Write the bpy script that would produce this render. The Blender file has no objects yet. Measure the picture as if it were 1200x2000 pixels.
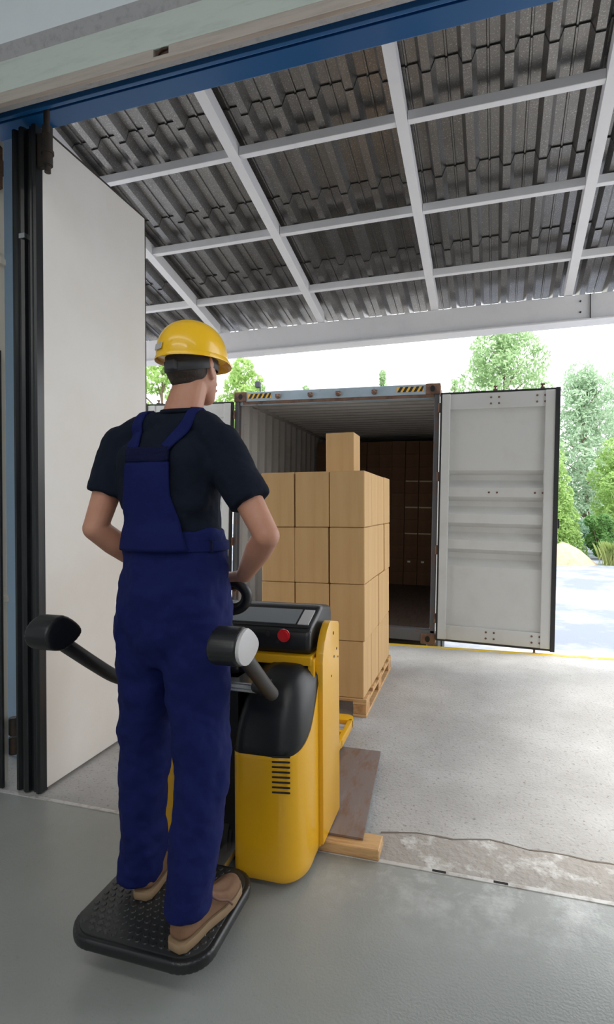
import bpy, bmesh, math, random
from mathutils import Vector, Matrix, noise
from mathutils.bvhtree import BVHTree
random.seed(7)
S = bpy.context.scene
COL = S.collection
V = Vector
R = math.radians

# ---------------------------------------------------------------- camera, sky, lights, exposure
cam = bpy.data.objects.new('camera', bpy.data.cameras.new('camera'))
COL.objects.link(cam); S.camera = cam
cam.data.sensor_fit = 'HORIZONTAL'; cam.data.sensor_width = 36.0
cam.data.lens = 36.0 * 1057.37 / 1200.0
cam.data.clip_end = 500
_a, _p, _r = 0.293576, -0.00662113, -0.00433854
_f = V((-math.sin(_a)*math.cos(_p), math.cos(_a)*math.cos(_p), math.sin(_p)))
_rt = V((math.cos(_a), math.sin(_a), 0)); _up = _rt.cross(_f)
_r2 = _rt*math.cos(_r) + _up*math.sin(_r); _u2 = _up*math.cos(_r) - _rt*math.sin(_r)
cam.matrix_world = Matrix(((_r2.x, _u2.x, -_f.x, 0), (_r2.y, _u2.y, -_f.y, 0), (_r2.z, _u2.z, -_f.z, 1.5), (0, 0, 0, 1)))

S.view_settings.view_transform = 'Standard'; S.view_settings.look = 'None'
S.view_settings.gamma = 1.0; S.view_settings.use_curve_mapping = False
S.view_settings.exposure = 0.45
S.cycles.use_denoising = True
S.cycles.max_bounces = 10; S.cycles.diffuse_bounces = 6; S.cycles.sample_clamp_indirect = 8

w = bpy.data.worlds.new('sky'); S.world = w; w.use_nodes = True
wn = w.node_tree; bg = wn.nodes['Background']
tc = wn.nodes.new('ShaderNodeTexCoord'); sx = wn.nodes.new('ShaderNodeSeparateXYZ'); cr = wn.nodes.new('ShaderNodeValToRGB')
wn.links.new(tc.outputs['Generated'], sx.inputs[0]); wn.links.new(sx.outputs['Z'], cr.inputs[0]); wn.links.new(cr.outputs[0], bg.inputs['Color'])
cr.color_ramp.elements[0].position = 0.0; cr.color_ramp.elements[0].color = (1.0, 1.0, 1.0, 1)
cr.color_ramp.elements[1].position = 0.8; cr.color_ramp.elements[1].color = (0.86, 0.93, 1.0, 1)
bg.inputs['Strength'].default_value = 2.3

def light(name, kind, loc, rot, energy, col=(1, 1, 1), size=None, sy=None, angle=None):
    d = bpy.data.lights.new(name, kind); d.energy = energy; d.color = col
    if size: d.shape = 'RECTANGLE'; d.size = size; d.size_y = sy
    if angle is not None: d.angle = angle
    o = bpy.data.objects.new(name, d); COL.objects.link(o); o.location = loc; o.rotation_euler = rot
    return o
light('sun', 'SUN', (20, 4, 30), (0, R(25), R(14)), 2.6, (1, .96, .88), angle=R(12))
light('hall_lamp', 'AREA', (-1.6, -1.0, 4.55), (0, 0, 0), 22, (1, .97, .93), 4.0, 0.5)
light('hall_lamp', 'AREA', (1.8, -1.0, 4.55), (0, 0, 0), 22, (1, .97, .93), 4.0, 0.5)
light('hall_lamp', 'AREA', (0, -4.0, 4.55), (0, 0, 0), 100, (1, .98, .96), 6.0, 0.5)

# ---------------------------------------------------------------- materials
def srgb(r, g, b):
    f = lambda c: (c/255/12.92) if c/255 <= .04045 else ((c/255+.055)/1.055)**2.4
    return (f(r), f(g), f(b), 1)
def mat(name, col, rough=.5, metal=0.0, n1=None, n2=None, bump=None, coat=0.0, transl=0.0, stretch=None, spec=None):
    """n1/n2 = (scale, colour, low, high): noise patches of another colour; bump = (scale, strength, distance)"""
    m = bpy.data.materials.new(name); m.use_nodes = True
    t = m.node_tree; N = t.nodes; L = t.links; b = N['Principled BSDF']
    b.inputs['Base Color'].default_value = col; b.inputs['Roughness'].default_value = rough; b.inputs['Metallic'].default_value = metal
    if coat: b.inputs['Coat Weight'].default_value = coat; b.inputs['Coat Roughness'].default_value = .12
    if spec is not None: b.inputs['Specular IOR Level'].default_value = spec
    co = N.new('ShaderNodeTexCoord'); src = co.outputs['Object']
    if stretch:
        mp = N.new('ShaderNodeMapping'); mp.inputs['Scale'].default_value = stretch; L.new(src, mp.inputs[0]); src = mp.outputs[0]
    prev = None
    for n in (n1, n2):
        if not n: continue
        tx = N.new('ShaderNodeTexNoise'); tx.inputs['Scale'].default_value = n[0]; tx.inputs['Detail'].default_value = 6; tx.inputs['Roughness'].default_value = .65
        L.new(src, tx.inputs['Vector'])
        rp = N.new('ShaderNodeValToRGB'); rp.color_ramp.elements[0].position = n[2]; rp.color_ramp.elements[1].position = n[3]
        L.new(tx.outputs['Fac'], rp.inputs[0])
        mx = N.new('ShaderNodeMix'); mx.data_type = 'RGBA'
        L.new(rp.outputs[0], mx.inputs[0])
        if prev: L.new(prev, mx.inputs[6])
        else: mx.inputs[6].default_value = col
        mx.inputs[7].default_value = n[1]; prev = mx.outputs[2]
    if prev: L.new(prev, b.inputs['Base Color'])
    if bump:
        tx = N.new('ShaderNodeTexNoise'); tx.inputs['Scale'].default_value = bump[0]; tx.inputs['Detail'].default_value = 4
        L.new(src, tx.inputs['Vector'])
        bp = N.new('ShaderNodeBump'); bp.inputs['Strength'].default_value = bump[1]; bp.inputs['Distance'].default_value = bump[2]
        L.new(tx.outputs['Fac'], bp.inputs['Height']); L.new(bp.outputs[0], b.inputs['Normal'])
    if transl:
        tr = N.new('ShaderNodeBsdfTranslucent'); tr.inputs['Color'].default_value = col
        if prev: L.new(prev, tr.inputs['Color'])
        ms = N.new('ShaderNodeMixShader'); ms.inputs[0].default_value = transl
        L.new(b.outputs[0], ms.inputs[1]); L.new(tr.outputs[0], ms.inputs[2]); L.new(ms.outputs[0], N['Material Output'].inputs['Surface'])
    return m
M = {}
M['hall_floor'] = mat('hall_floor', srgb(144, 147, 144), .23, 0, (1.3, srgb(152, 154, 151), .4, .75), (60, srgb(126, 128, 125), .6, .85), (110, .2, .006))
def wear(m, col, y0, y1, scale, lo, hi):
    """scuffed paint that gathers towards the seam between the two floors"""
    t = m.node_tree; N = t.nodes; L = t.links; b = N['Principled BSDF']
    co = N.new('ShaderNodeTexCoord'); sp = N.new('ShaderNodeSeparateXYZ'); L.new(co.outputs['Object'], sp.inputs[0])
    mr = N.new('ShaderNodeMapRange'); mr.inputs[1].default_value = y0; mr.inputs[2].default_value = y1; L.new(sp.outputs['Y'], mr.inputs[0])
    mx2 = N.new('ShaderNodeMapRange'); mx2.inputs[1].default_value = -.9; mx2.inputs[2].default_value = 0.0; L.new(sp.outputs['X'], mx2.inputs[0])
    tx = N.new('ShaderNodeTexNoise'); tx.inputs['Scale'].default_value = scale; tx.inputs['Detail'].default_value = 8; tx.inputs['Roughness'].default_value = .7; L.new(co.outputs['Object'], tx.inputs['Vector'])
    rp = N.new('ShaderNodeMapRange'); rp.inputs[1].default_value = lo; rp.inputs[2].default_value = hi; L.new(tx.outputs['Fac'], rp.inputs[0])
    m1 = N.new('ShaderNodeMath'); m1.operation = 'MULTIPLY'; L.new(mr.outputs[0], m1.inputs[0]); L.new(rp.outputs[0], m1.inputs[1])
    m2 = N.new('ShaderNodeMath'); m2.operation = 'MULTIPLY'; L.new(m1.outputs[0], m2.inputs[0]); L.new(mx2.outputs[0], m2.inputs[1])
    mix = N.new('ShaderNodeMix'); mix.data_type = 'RGBA'; src = b.inputs['Base Color'].links[0].from_socket
    L.new(m2.outputs[0], mix.inputs[0]); L.new(src, mix.inputs[6]); mix.inputs[7].default_value = col; L.new(mix.outputs[2], b.inputs['Base Color'])
wear(M['hall_floor'], srgb(205, 206, 206), 1.85, 2.3, 6.5, .46, .72)
M['concrete'] = mat('concrete', srgb(164, 162, 160), .8, 0, (1.5, srgb(186, 185, 184), .40, .72), (48, srgb(112, 107, 102), .56, .72), (60, .42, .012))
M['chipped'] = mat('chipped_concrete', srgb(160, 155, 150), .85, 0, (8, srgb(198, 197, 195), .52, .64), (40, srgb(120, 114, 108), .62, .72), (30, .6, .02))
M['asphalt'] = mat('asphalt', srgb(120, 126, 138), .85, 0, (.3, srgb(166, 168, 176), .45, .6), None, (30, .3, .02))
M['crack'] = mat('crack', srgb(112, 104, 96), .95)
M['steel_strip'] = mat('steel_strip', srgb(200, 198, 196), .45, .3, (14, srgb(150, 140, 132), .5, .7))
M['black_slot'] = mat('black_slot', srgb(20, 18, 17), .8)
M['yellow_line'] = mat('yellow_paint', srgb(226, 186, 40), .6, 0, (9, srgb(205, 190, 150), .55, .7))
M['plaster'] = mat('plaster', srgb(226, 232, 236), .85, 0, (2.5, srgb(220, 226, 231), .4, .7), None, (18, .15, .01))
M['mortar'] = mat('mortar', srgb(176, 174, 176), .9, 0, (30, srgb(158, 156, 158), .5, .7), None, (40, .4, .01))
M['green_rail'] = mat('green_rail', srgb(198, 207, 199), .55, 0, (5, srgb(182, 191, 184), .5, .75), (3, srgb(200, 210, 202), .5, .8), None, stretch=(1, 6, 6))
M['alu_strip'] = mat('alu_strip', srgb(190, 180, 170), .45, .35, (6, srgb(170, 160, 152), .45, .7), None, None, stretch=(.5, 6, 6))
M['blue_steel'] = mat('blue_steel', srgb(24, 92, 150), .3, 0, None, None, None, coat=.3)
M['blue_lit'] = mat('blue_steel_lit', srgb(186, 216, 248), .5)  # beam's blue made paler: bright daylight on the post put into the colour
M['cream'] = mat('cream_paint', srgb(216, 211, 200), .6, 0, (18, srgb(190, 184, 170), .62, .8))
M['door_white'] = mat('door_white', srgb(226, 223, 219), .5, 0, (1.2, srgb(220, 214, 206), .4, .7), None, (70, .12, .004))
M['rubber'] = mat('rubber', srgb(22, 24, 27), .28, 0, (5, srgb(40, 44, 48), .5, .75), None, None, stretch=(8, 8, .7))
M['hinge'] = mat('hinge_steel', srgb(66, 60, 56), .6, .4, (18, srgb(84, 66, 54), .5, .7))
M['white_steel'] = mat('white_steel', srgb(232, 232, 236), .45, 0, (4, srgb(222, 222, 228), .5, .8))
M['roof_sheet'] = mat('roof_sheet', srgb(136, 134, 133), .3, .75, (3.5, srgb(120, 117, 116), .4, .75), (115, srgb(190, 189, 187), .55, .68))
M['cont_grey'] = mat('container_grey', srgb(176, 172, 168), .6, 0, (2.2, srgb(160, 154, 148), .5, .7), (11, srgb(112, 82, 62), .70, .76))
M['cont_blue'] = mat('container_blue', srgb(152, 168, 180), .55, 0, (3, srgb(136, 150, 160), .45, .7), (9, srgb(108, 78, 62), .63, .70))
M['rust'] = mat('rust', srgb(112, 84, 68), .85, 0, (9, srgb(74, 54, 46), .45, .65), None, (30, .4, .01))
M['dark_post'] = mat('dark_post', srgb(84, 84, 88), .6, 0, (6, srgb(100, 72, 56), .52, .64))
M['door_paint'] = mat('door_paint', srgb(186, 187, 186), .5, 0, (2.2, srgb(178, 177, 174), .5, .75))
M['gasket'] = mat('gasket', srgb(26, 27, 29), .5)
M['plywood'] = mat('plywood', srgb(84, 64, 52), .8, 0, (6, srgb(60, 46, 38), .4, .7), None, None, stretch=(5, .6, 1))
M['haz_yellow'] = mat('hazard_yellow', srgb(222, 172, 60), .6)
M['haz_black'] = mat('hazard_black', srgb(30, 30, 32), .6)
M['carton'] = mat('carton', srgb(200, 164, 116), .8, 0, (2.2, srgb(192, 155, 106), .4, .7), None, (160, .12, .002), stretch=(6, 6, .5))
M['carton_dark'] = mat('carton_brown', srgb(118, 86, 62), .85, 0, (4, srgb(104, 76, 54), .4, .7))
M['tape'] = mat('tape', srgb(196, 170, 130), .35)
M['paper'] = mat('paper', srgb(236, 236, 236), .7)
M['wood'] = mat('pallet_wood', srgb(204, 166, 118), .75, 0, (5, srgb(176, 134, 88), .45, .65), None, None, stretch=(1, 8, 8))
M['wood_end'] = mat('wood_block', srgb(196, 152, 104), .8, 0, (14, srgb(166, 122, 78), .45, .65))
M['rusty_plate'] = mat('rusty_plate', srgb(132, 120, 118), .5, .3, (7, srgb(128, 100, 84), .5, .66), (3, srgb(152, 146, 148), .55, .8), (40, .15, .003), stretch=(3, .8, 1))
M['t_yellow'] = mat('truck_yellow', srgb(230, 172, 18), .33, 0, None, None, None, coat=.4)
M['t_black'] = mat('truck_black', srgb(26, 27, 29), .36, 0, None, None, (300, .08, .001))
M['t_grey'] = mat('truck_grey', srgb(116, 120, 124), .35)
M['tube'] = mat('tube_black', srgb(44, 43, 44), .38)
M['cap_grey'] = mat('cap_grey', srgb(186, 184, 184), .35)
M['red'] = mat('button_red', srgb(206, 30, 38), .25, coat=.5)
M['mat_rubber'] = mat('tread_rubber', srgb(40, 41, 42), .42)
M['chrome'] = mat('chrome', srgb(200, 200, 200), .25, .9)
M['skin'] = mat('skin', srgb(190, 138, 114), .5, 0, (8, srgb(180, 124, 100), .4, .7))
M['hair'] = mat('hair', srgb(52, 42, 36), .7, 0, None, None, (120, .6, .004))
M['navy'] = mat('navy_cotton', srgb(16, 23, 37), .9, 0, None, None, (9, .5, .02), spec=.2)
M['royal'] = mat('royal_twill', srgb(14, 24, 79), .85, 0, None, None, (8, .5, .02), spec=.2)
M['royal_dark'] = mat('royal_elastic', srgb(11, 17, 52), .9, 0, None, None, (60, .5, .01), stretch=(.3, .3, 1.5), spec=.2)
M['hat'] = mat('hat_yellow', srgb(250, 196, 8), .3, coat=.4)
M['band'] = mat('hat_band', srgb(58, 58, 62), .6)
M['suede'] = mat('shoe_suede', srgb(124, 92, 68), .85, 0, (20, srgb(108, 78, 58), .4, .7))
M['sole'] = mat('shoe_sole', srgb(140, 116, 88), .75)
M['lace'] = mat('lace', srgb(108, 80, 66), .8)
def leafm(n, c, c2): return mat(n, c, .6, 0, (1.1, c2, .35, .65), None, None, transl=.4)
M['leaf_a'] = leafm('leaf_green', srgb(140, 170, 116), srgb(168, 194, 144))
M['leaf_b'] = leafm('leaf_blue_green', srgb(162, 188, 154), srgb(184, 204, 174))
M['leaf_c'] = leafm('leaf_yellow_green', srgb(142, 176, 92), srgb(172, 200, 122))
M['leaf_d'] = leafm('leaf_dark_green', srgb(96, 140, 76), srgb(124, 166, 92))
M['bark'] = mat('bark', srgb(120, 104, 88), .9)
M['sand'] = mat('sand', srgb(196, 172, 144), .95, 0, (3, srgb(172, 146, 118), .4, .7), None, (10, .6, .05))
M['grass'] = leafm('grass', srgb(158, 178, 104), srgb(190, 196, 130))
M['fence_green'] = mat('fence_green', srgb(40, 120, 90), .5)
M['tyre'] = mat('tyre', srgb(30, 30, 30), .8)
M['dark_metal'] = mat('dark_metal', srgb(50, 52, 58), .6, .3)

# ---------------------------------------------------------------- builders
WM = {}
def link(o, parent=None, local=False):
    COL.objects.link(o)
    if parent is not None:
        o.parent = parent
        if not local: o.matrix_parent_inverse = WM[parent.name].inverted()
    WM[o.name] = Matrix.Identity(4) if not local else (WM[parent.name] if parent else Matrix.Identity(4))
    return o
def tag(o, label=None, cat=None, group=None, kind=None):
    if label: o['label'] = label
    if cat: o['category'] = cat
    if group: o['group'] = group
    if kind: o['kind'] = kind
    return o
def empty(name, loc, label, cat, group=None, rot=(0, 0, 0)):
    o = bpy.data.objects.new(name, None); COL.objects.link(o); o.location = loc; o.rotation_euler = rot
    o.empty_display_size = .1
    from mathutils import Euler
    WM[o.name] = Matrix.Translation(loc) @ Euler(rot).to_matrix().to_4x4()
    return tag(o, label, cat, group)
class B:
    """collects shapes in one bmesh; build() links it as one mesh object"""
    def __init__(s): s.bm = bmesh.new()
    def _bev(s, geom_faces, w, seg=2):
        es = set(e for f in geom_faces for e in f.edges)
        bmesh.ops.bevel(s.bm, geom=list(es), offset=w, segments=seg, affect='EDGES', profile=.6)
    def box(s, lo, hi, bev=0, seg=2, mtx=None):
        lo = V(lo); hi = V(hi); c = (lo+hi)/2; d = hi-lo
        t = bmesh.new(); bmesh.ops.create_cube(t, size=1, matrix=Matrix.Translation(c) @ Matrix.Diagonal((d.x, d.y, d.z, 1)))
        if bev: bmesh.ops.bevel(t, geom=t.edges[:], offset=min(bev, min(d)*.49), segments=seg, affect='EDGES', profile=.6)
        return s.merge(t, mtx)
    def merge(s, t, mtx=None):
        if mtx is not None: bmesh.ops.transform(t, matrix=mtx, verts=t.verts)
        me = bpy.data.meshes.new('tmp'); t.to_mesh(me); t.free(); s.bm.from_mesh(me); bpy.data.meshes.remove(me)
        return s
    def prism(s, pts, axis, a, b, bev=0, seg=2, mtx=None):
        """pts 2-D outline extruded along axis from a to b"""
        t = bmesh.new()
        def p3(p, k): return {'x': (k, p[0], p[1]), 'y': (p[0], k, p[1]), 'z': (p[0], p[1], k)}[axis]
        v0 = [t.verts.new(p3(p, a)) for p in pts]; v1 = [t.verts.new(p3(p, b)) for p in pts]
        n = len(pts); t.faces.new(v0[::-1]); t.faces.new(v1)
        for i in range(n): t.faces.new((v0[i], v0[(i+1) % n], v1[(i+1) % n], v1[i]))
        bmesh.ops.recalc_face_normals(t, faces=t.faces)
        if bev: bmesh.ops.bevel(t, geom=t.edges[:], offset=bev, segments=seg, affect='EDGES', profile=.6)
        return s.merge(t, mtx)
    def cyl(s, p0, p1, r0, r1=None, n=20, bev=0, cap=True):
        r1 = r0 if r1 is None else r1; p0 = V(p0); p1 = V(p1); d = p1-p0
        t = bmesh.new(); bmesh.ops.create_cone(t, cap_ends=cap, segments=n, radius1=r0, radius2=r1, depth=d.length)
        if bev:
            es = [e for e in t.edges if len([f for f in e.link_faces if len(f.verts) > 4]) == 1]
            bmesh.ops.bevel(t, geom=es, offset=bev, segments=2, affect='EDGES')
        q = V((0, 0, 1)).rotation_difference(d.normalized()).to_matrix().to_4x4()
        return s.merge(t, Matrix.Translation((p0+p1)/2) @ q)
    def tube(s, pts, r, n=14, closed=False):
        """smooth tube along a polyline (Catmull-Rom)"""
        P = [V(p) for p in pts]; rs = r if isinstance(r, (list, tuple)) else [r]*len(P)
        Q = []; k = len(P); SUB = 8
        seg = k if closed else k-1
        for i in range(seg):
            p0 = P[(i-1) % k] if closed or i > 0 else P[0]; p1 = P[i]; p2 = P[(i+1) % k]
            p3 = P[(i+2) % k] if closed or i+2 < k else p2
            for j in range(SUB):
                u = j/SUB
                q = .5*((2*p1)+(p2-p0)*u+(2*p0-5*p1+4*p2-p3)*u*u+(3*p1-p0-3*p2+p3)*u**3)
                Q.append((q, rs[i]*(1-u)+rs[(i+1) % k]*u))
        if not closed: Q.append((P[-1], rs[-1]))
        t = bmesh.new(); rings = []; N = len(Q); up = None
        for i, (q, rr) in enumerate(Q):
            a = Q[(i-1) % N][0] if closed or i > 0 else q; b = Q[(i+1) % N][0] if closed or i < N-1 else q
            d = (b-a).normalized()
            if up is None: up = d.orthogonal().normalized()
            up = (up - d*up.dot(d)).normalized(); sd = d.cross(up)
            rings.append([t.verts.new(q+(up*math.cos(2*math.pi*j/n)+sd*math.sin(2*math.pi*j/n))*rr) for j in range(n)])
        for i in range(N if closed else N-1):
            A, C = rings[i], rings[(i+1) % N]
            off = 0
            if closed and i == N-1:
                off = min(range(n), key=lambda o: (A[0].co-C[o].co).length)
            for j in range(n): t.faces.new((A[j], A[(j+1) % n], C[(j+1+off) % n], C[(j+off) % n]))
        if not closed: t.faces.new(rings[0][::-1]); t.faces.new(rings[-1])
        bmesh.ops.recalc_face_normals(t, faces=t.faces)
        return s.merge(t)
    def sphere(s, c, r, sub=3):
        r = (r, r, r) if isinstance(r, (int, float)) else r
        t = bmesh.new(); bmesh.ops.create_icosphere(t, subdivisions=sub, radius=1, matrix=Matrix.Translation(c) @ Matrix.Diagonal((*r, 1)))
        return s.merge(t)
    def hull(s, *balls, sub=3):
        """convex hull of ellipsoids (centre, radius): a tapered limb segment"""
        t = bmesh.new()
        for c, r in balls:
            r = (r, r, r) if isinstance(r, (int, float)) else r
            bmesh.ops.create_icosphere(t, subdivisions=sub, radius=1, matrix=Matrix.Translation(c) @ Matrix.Diagonal((*r, 1)))
        g = bmesh.ops.convex_hull(t, input=t.verts)
        dele = set(x for x in g['geom_interior'] + g['geom_unused'] if isinstance(x, bmesh.types.BMVert))
        bmesh.ops.delete(t, geom=[v for v in dele if v.is_valid], context='VERTS')
        return s.merge(t)
    def loft(s, rings, cap=True, closed=True):
        """rings of equal point counts"""
        t = bmesh.new(); vs = [[t.verts.new(p) for p in r] for r in rings]; n = len(rings[0])
        for A, C in zip(vs, vs[1:]):
            for j in range(n if closed else n-1): t.faces.new((A[j], A[(j+1) % n], C[(j+1) % n], C[j]))
        if cap and closed: t.faces.new(vs[0][::-1]); t.faces.new(vs[-1])
        bmesh.ops.recalc_face_normals(t, faces=t.faces)
        return s.merge(t)
    def build(s, name, m, parent=None, smooth=None, local=False, loc=None):
        me = bpy.data.meshes.new(name)
        if loc is not None: bmesh.ops.translate(s.bm, verts=s.bm.verts, vec=-V(loc))
        s.bm.to_mesh(me); s.bm.free()
        for x in (m if isinstance(m, list) else [m]): me.materials.append(M[x])
        if smooth is not None:
            me.shade_smooth()
            if smooth < 180: me.set_sharp_from_angle(angle=R(smooth))
        o = bpy.data.objects.new(name, me)
        if loc is not None: o.location = loc
        return link(o, parent, local)
def struct(o): return tag(o, kind='structure')
def ell_ring(c, rx, ry, n=32, yaw=0, tilt=None):
    out = []
    for i in range(n):
        a = 2*math.pi*i/n; x = rx*math.cos(a); y = ry*math.sin(a)
        p = V((x, y, 0))
        if tilt is not None: p = tilt @ p
        out.append(V(c) + Matrix.Rotation(yaw, 3, 'Z') @ p)
    return out
def grid_floor(b, x0, x1, y0, y1, z): b.box((x0, y0, z-.3), (x1, y1, z))

# ---------------------------------------------------------------- the setting: hall, dock, yard
b = B(); b.box((-6, -6, -.3), (6, 2.28, 0)); struct(b.build('floor', 'hall_floor'))
b = B(); b.box((-6, 2.28, -1.2), (6, 5.93, 0)); struct(b.build('floor_dock', 'concrete'))
b = B(); b.box((-60, 6.0, -1.5), (60, 90, -1.2)); struct(b.build('ground_yard', 'asphalt'))
b = B(); b.box((-6, 5.93, -1.2), (6, 6.0, .004), .004); struct(b.build('trim_1', 'yellow_line'))
b = B(); b.box((-.36, 2.285, -.05), (4, 2.60, .003)); 
b = B()
# worn strip between the seam and the crack
pts = [(-.42, 2.30)]
xs = [i*.08 for i in range(-5, 56)]
top = [(x, 2.50 + .05*math.sin(x*3.1+1) + .03*noise.noise(V((x*6, 0, 0)))) for x in xs]
b.prism([(xs[0], 2.288)] + top + [(xs[-1], 2.288)][::-1], 'z', -.02, .003); struct(b.build('floor_worn_strip', 'chipped'))
b = B()
for (xa, ya), (xb, yb) in zip(top, top[1:]):
    wd = .004 + .003*noise.noise(V((xa*9, 3, 0)))
    b.prism([(xa, ya-wd), (xb, yb-wd), (xb, yb+wd), (xa, ya+wd)], 'z', 0, .0045)
struct(b.build('floor_crack', 'crack'))
b = B(); b.box((-4, 2.268, -.02), (4, 2.29, .004), .002); struct(b.build('trim_2', 'steel_strip'))
for x in (-.155, .085, .62):
    b = B(); b.box((x, 2.272, -.01), (x+.055, 2.284, .0055)); struct(b.build('trim_3', 'black_slot'))
# hall shell
b = B(); b.box((-6.2, -6.2, 4.6), (6.2, 2.6, 4.8)); struct(b.build('ceiling', 'plaster'))
b = B(); b.box((-6.2, -6.2, -.3), (6.2, -6, 4.8)); struct(b.build('wall_back', 'plaster'))
b = B(); b.box((-6.2, -6, -.3), (-6, 2.4, 4.8)); struct(b.build('wall_left', 'plaster'))
b = B(); b.box((6, -6, -.3), (6.2, 2.4, 4.8)); struct(b.build('wall_right', 'plaster'))
b = B(); b.box((-6, 2.42, 3.82), (6, 2.6, 5)); b.box((-6, 2.5, 0), (-2.86, 2.6, 3.82)); b.box((3.6, 2.42, 0), (6, 2.6, 3.82)); struct(b.build('wall_front', 'cream'))
b = B(); b.box((-6, 1.93, 3.575), (6, 2.2, 4.7)); struct(b.build('wall_header', 'plaster'))
b = B(); b.prism([(1.93, 3.575), (1.953, 3.518), (2.2, 3.518), (2.2, 3.575)], 'x', -6, 6); struct(b.build('trim_4', 'mortar'))
# sliding-door rail cover over the opening
b = B(); b.box((-6, 1.95, 3.377), (6, 1.98, 3.519), .004); o = b.build('rail_cover', 'green_rail')
struct(o)
b = B(); b.box((-6, 1.945, 3.327), (-1.235, 1.968, 3.377), .003); b.box((-1.165, 1.945, 3.327), (6, 1.968, 3.377), .003)
b.box((-1.24, 1.945, 3.327), (-1.16, 1.968, 3.343), .003); struct(b.build('trim_5', 'alu_strip'))
b = B(); b.box((-1.232, 1.958, 3.345), (-1.168, 1.966, 3.376)); b.tube([(-1.225, 1.955, 3.349), (-1.2, 1.95, 3.367), (-1.175, 1.955, 3.372)], .005, 8)
struct(b.build('trim_6', 'rust'))
# blue portal beam and post
b = B(); b.box((-2.75, 2.245, 3.532), (6, 2.265, 3.9), .003); b.box((-2.75, 2.265, 3.60), (6, 2.41, 3.62)); b.box((-2.75, 2.30, 3.552), (6, 2.41, 3.575), .003); b.box((-2.75, 2.33, 3.57), (6, 2.41, 3.61)); b.box((-2.75, 2.245, 3.885), (6, 2.41, 3.9))
struct(b.build('portal_beam', 'blue_steel'))
b = B(); b.box((-2.74, 2.62, 0), (-2.50, 2.74, 3.9), .004); struct(b.build('portal_post', 'blue_lit'))

# canopy roof
SL = .25
def zr(y): return 3.47 + SL*(5.6-y)
def skew(x, y): return x - .04*(5.6-y)
def beam_along_y(b, x, w, h, y0, y1, dz=0):
    P = []
    for y in (y0, y1):
        c = skew(x, y); z = zr(y)+dz
        P.append([V((c-w/2, y, z)), V((c+w/2, y, z)), V((c+w/2, y, z+h)), V((c-w/2, y, z+h))])
    b.loft(P)
for x in (-3.96, -2.735, -1.517, -.338, .882, 2.1):
    b = B(); beam_along_y(b, x, .072, .10, 2.42, 5.58); struct(b.build('rafter', 'white_steel'))
for y in (2.72, 3.56, 4.325, 5.085):
    for xa, xb in ((-5.2, -3.96), (-3.96, -2.735), (-2.735, -1.517), (-1.517, -.338), (-.338, .882), (.882, 2.1)):
        b = B(); z = zr(y); b.box((skew(xa, y)+.037, y-.025, z+.012), (skew(xb, y)-.037, y+.025, z+.075), .003, 1)
        struct(b.build('purlin', 'white_steel'))
def roof_row(y0, y1):
    b = B(); prof = []
    P = .236; x = -5.3
    while x < 2.1:
        prof += [(x, .068), (x+.058, .068), (x+.063, .058), (x+.070, .058), (x+.075, .068), (x+.134, .068), (x+.160, .0), (x+.208, .0)]
        x += P
    rings = []
    n = 6
    for k in range(n+1):
        y = y0+(y1-y0)*k/n
        off = -.014 + .016*k/n
        rings.append([V((skew(px, y), y, zr(y)+.092+pz+off+.004*noise.noise(V((px*1.2, y*2, 1))))) for px, pz in prof])
    b.loft(rings, cap=False, closed=False)
    o = b.build('roof_sheet', 'roof_sheet')
    md = o.modifiers.new('thick', 'SOLIDIFY'); md.thickness = .005; md.offset = 0
    struct(o)
for y0, y1 in ((2.44, 3.60), (3.34, 4.36), (4.10, 5.12), (4.865, 5.83)): roof_row(y0, y1)
b = B(); b.box((-5.2, 5.56, 3.235), (2.2, 5.68, 3.475), .006); b.box((-5.2, 5.52, 3.222), (2.2, 5.72, 3.237), .003); struct(b.build('eave_beam', 'white_steel'))
b = B()
b.box((1.06, 5.545, 3.24), (1.066, 5.562, 3.47))
for z in (3.31, 3.41): b.cyl((.98, 5.548, z), (.98, 5.566, z), .008, n=8)
struct(b.build('trim_7', 'band'))
for x in (-5.1, 2.1):
    b = B(); b.box((x-.06, 5.56, -.0), (x+.06, 5.68, 3.24)); struct(b.build('canopy_post', 'white_steel'))

# ---------------------------------------------------------------- folding door leaves on the left
d = empty('folding_door_leaf', (-2.24, 2.8, 0), 'tall cream white insulated door leaf swung open, its black rubber edge facing us', 'door')
b = B(); b.box((-2.30, 2.345, .02), (-2.16, 3.285, 3.515), .006); b.build('door_panel', 'door_white', d)
prof = []
for i, (x, y) in enumerate([(-2.162, 2.35), (-2.162, 2.30), (-2.172, 2.292), (-2.186, 2.296), (-2.194, 2.312), (-2.206, 2.304), (-2.214, 2.318), (-2.232, 2.318), (-2.238, 2.300), (-2.252, 2.290), (-2.268, 2.296), (-2.276, 2.312), (-2.288, 2.312), (-2.30, 2.296), (-2.316, 2.300), (-2.322, 2.318), (-2.322, 2.35)]): prof.append((x, y))
b = B(); b.prism(prof, 'z', .01, 3.505); b.build('rubber_edge_seal', 'rubber', d)
b = B(); b.box((-2.30, 2.36, 3.513), (-2.158, 3.288, 3.524), .002); b.box((-2.30, 3.282, .02), (-2.158, 3.29, 3.52), .002); b.build('edge_trim', 'hinge', d)
b = B(); b.cyl((-2.09, 2.30, 3.57), (-2.09, 2.30, 3.44), .016); b.build('hanger_rod', 'hinge', d)
b = B(); b.cyl((-2.10, 2.315, 3.49), (-2.10, 2.315, 3.28), .026, bev=.006); b.box((-2.17, 2.31, 3.29), (-2.10, 2.345, 3.46), .004)
b.cyl((-2.10, 2.315, 3.285), (-2.10, 2.315, 3.25), .016); b.cyl((-2.10, 2.315, 3.345), (-2.10, 2.315, 3.36), .032)
b.build('hanger_sleeve', 'hinge', d)
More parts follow.
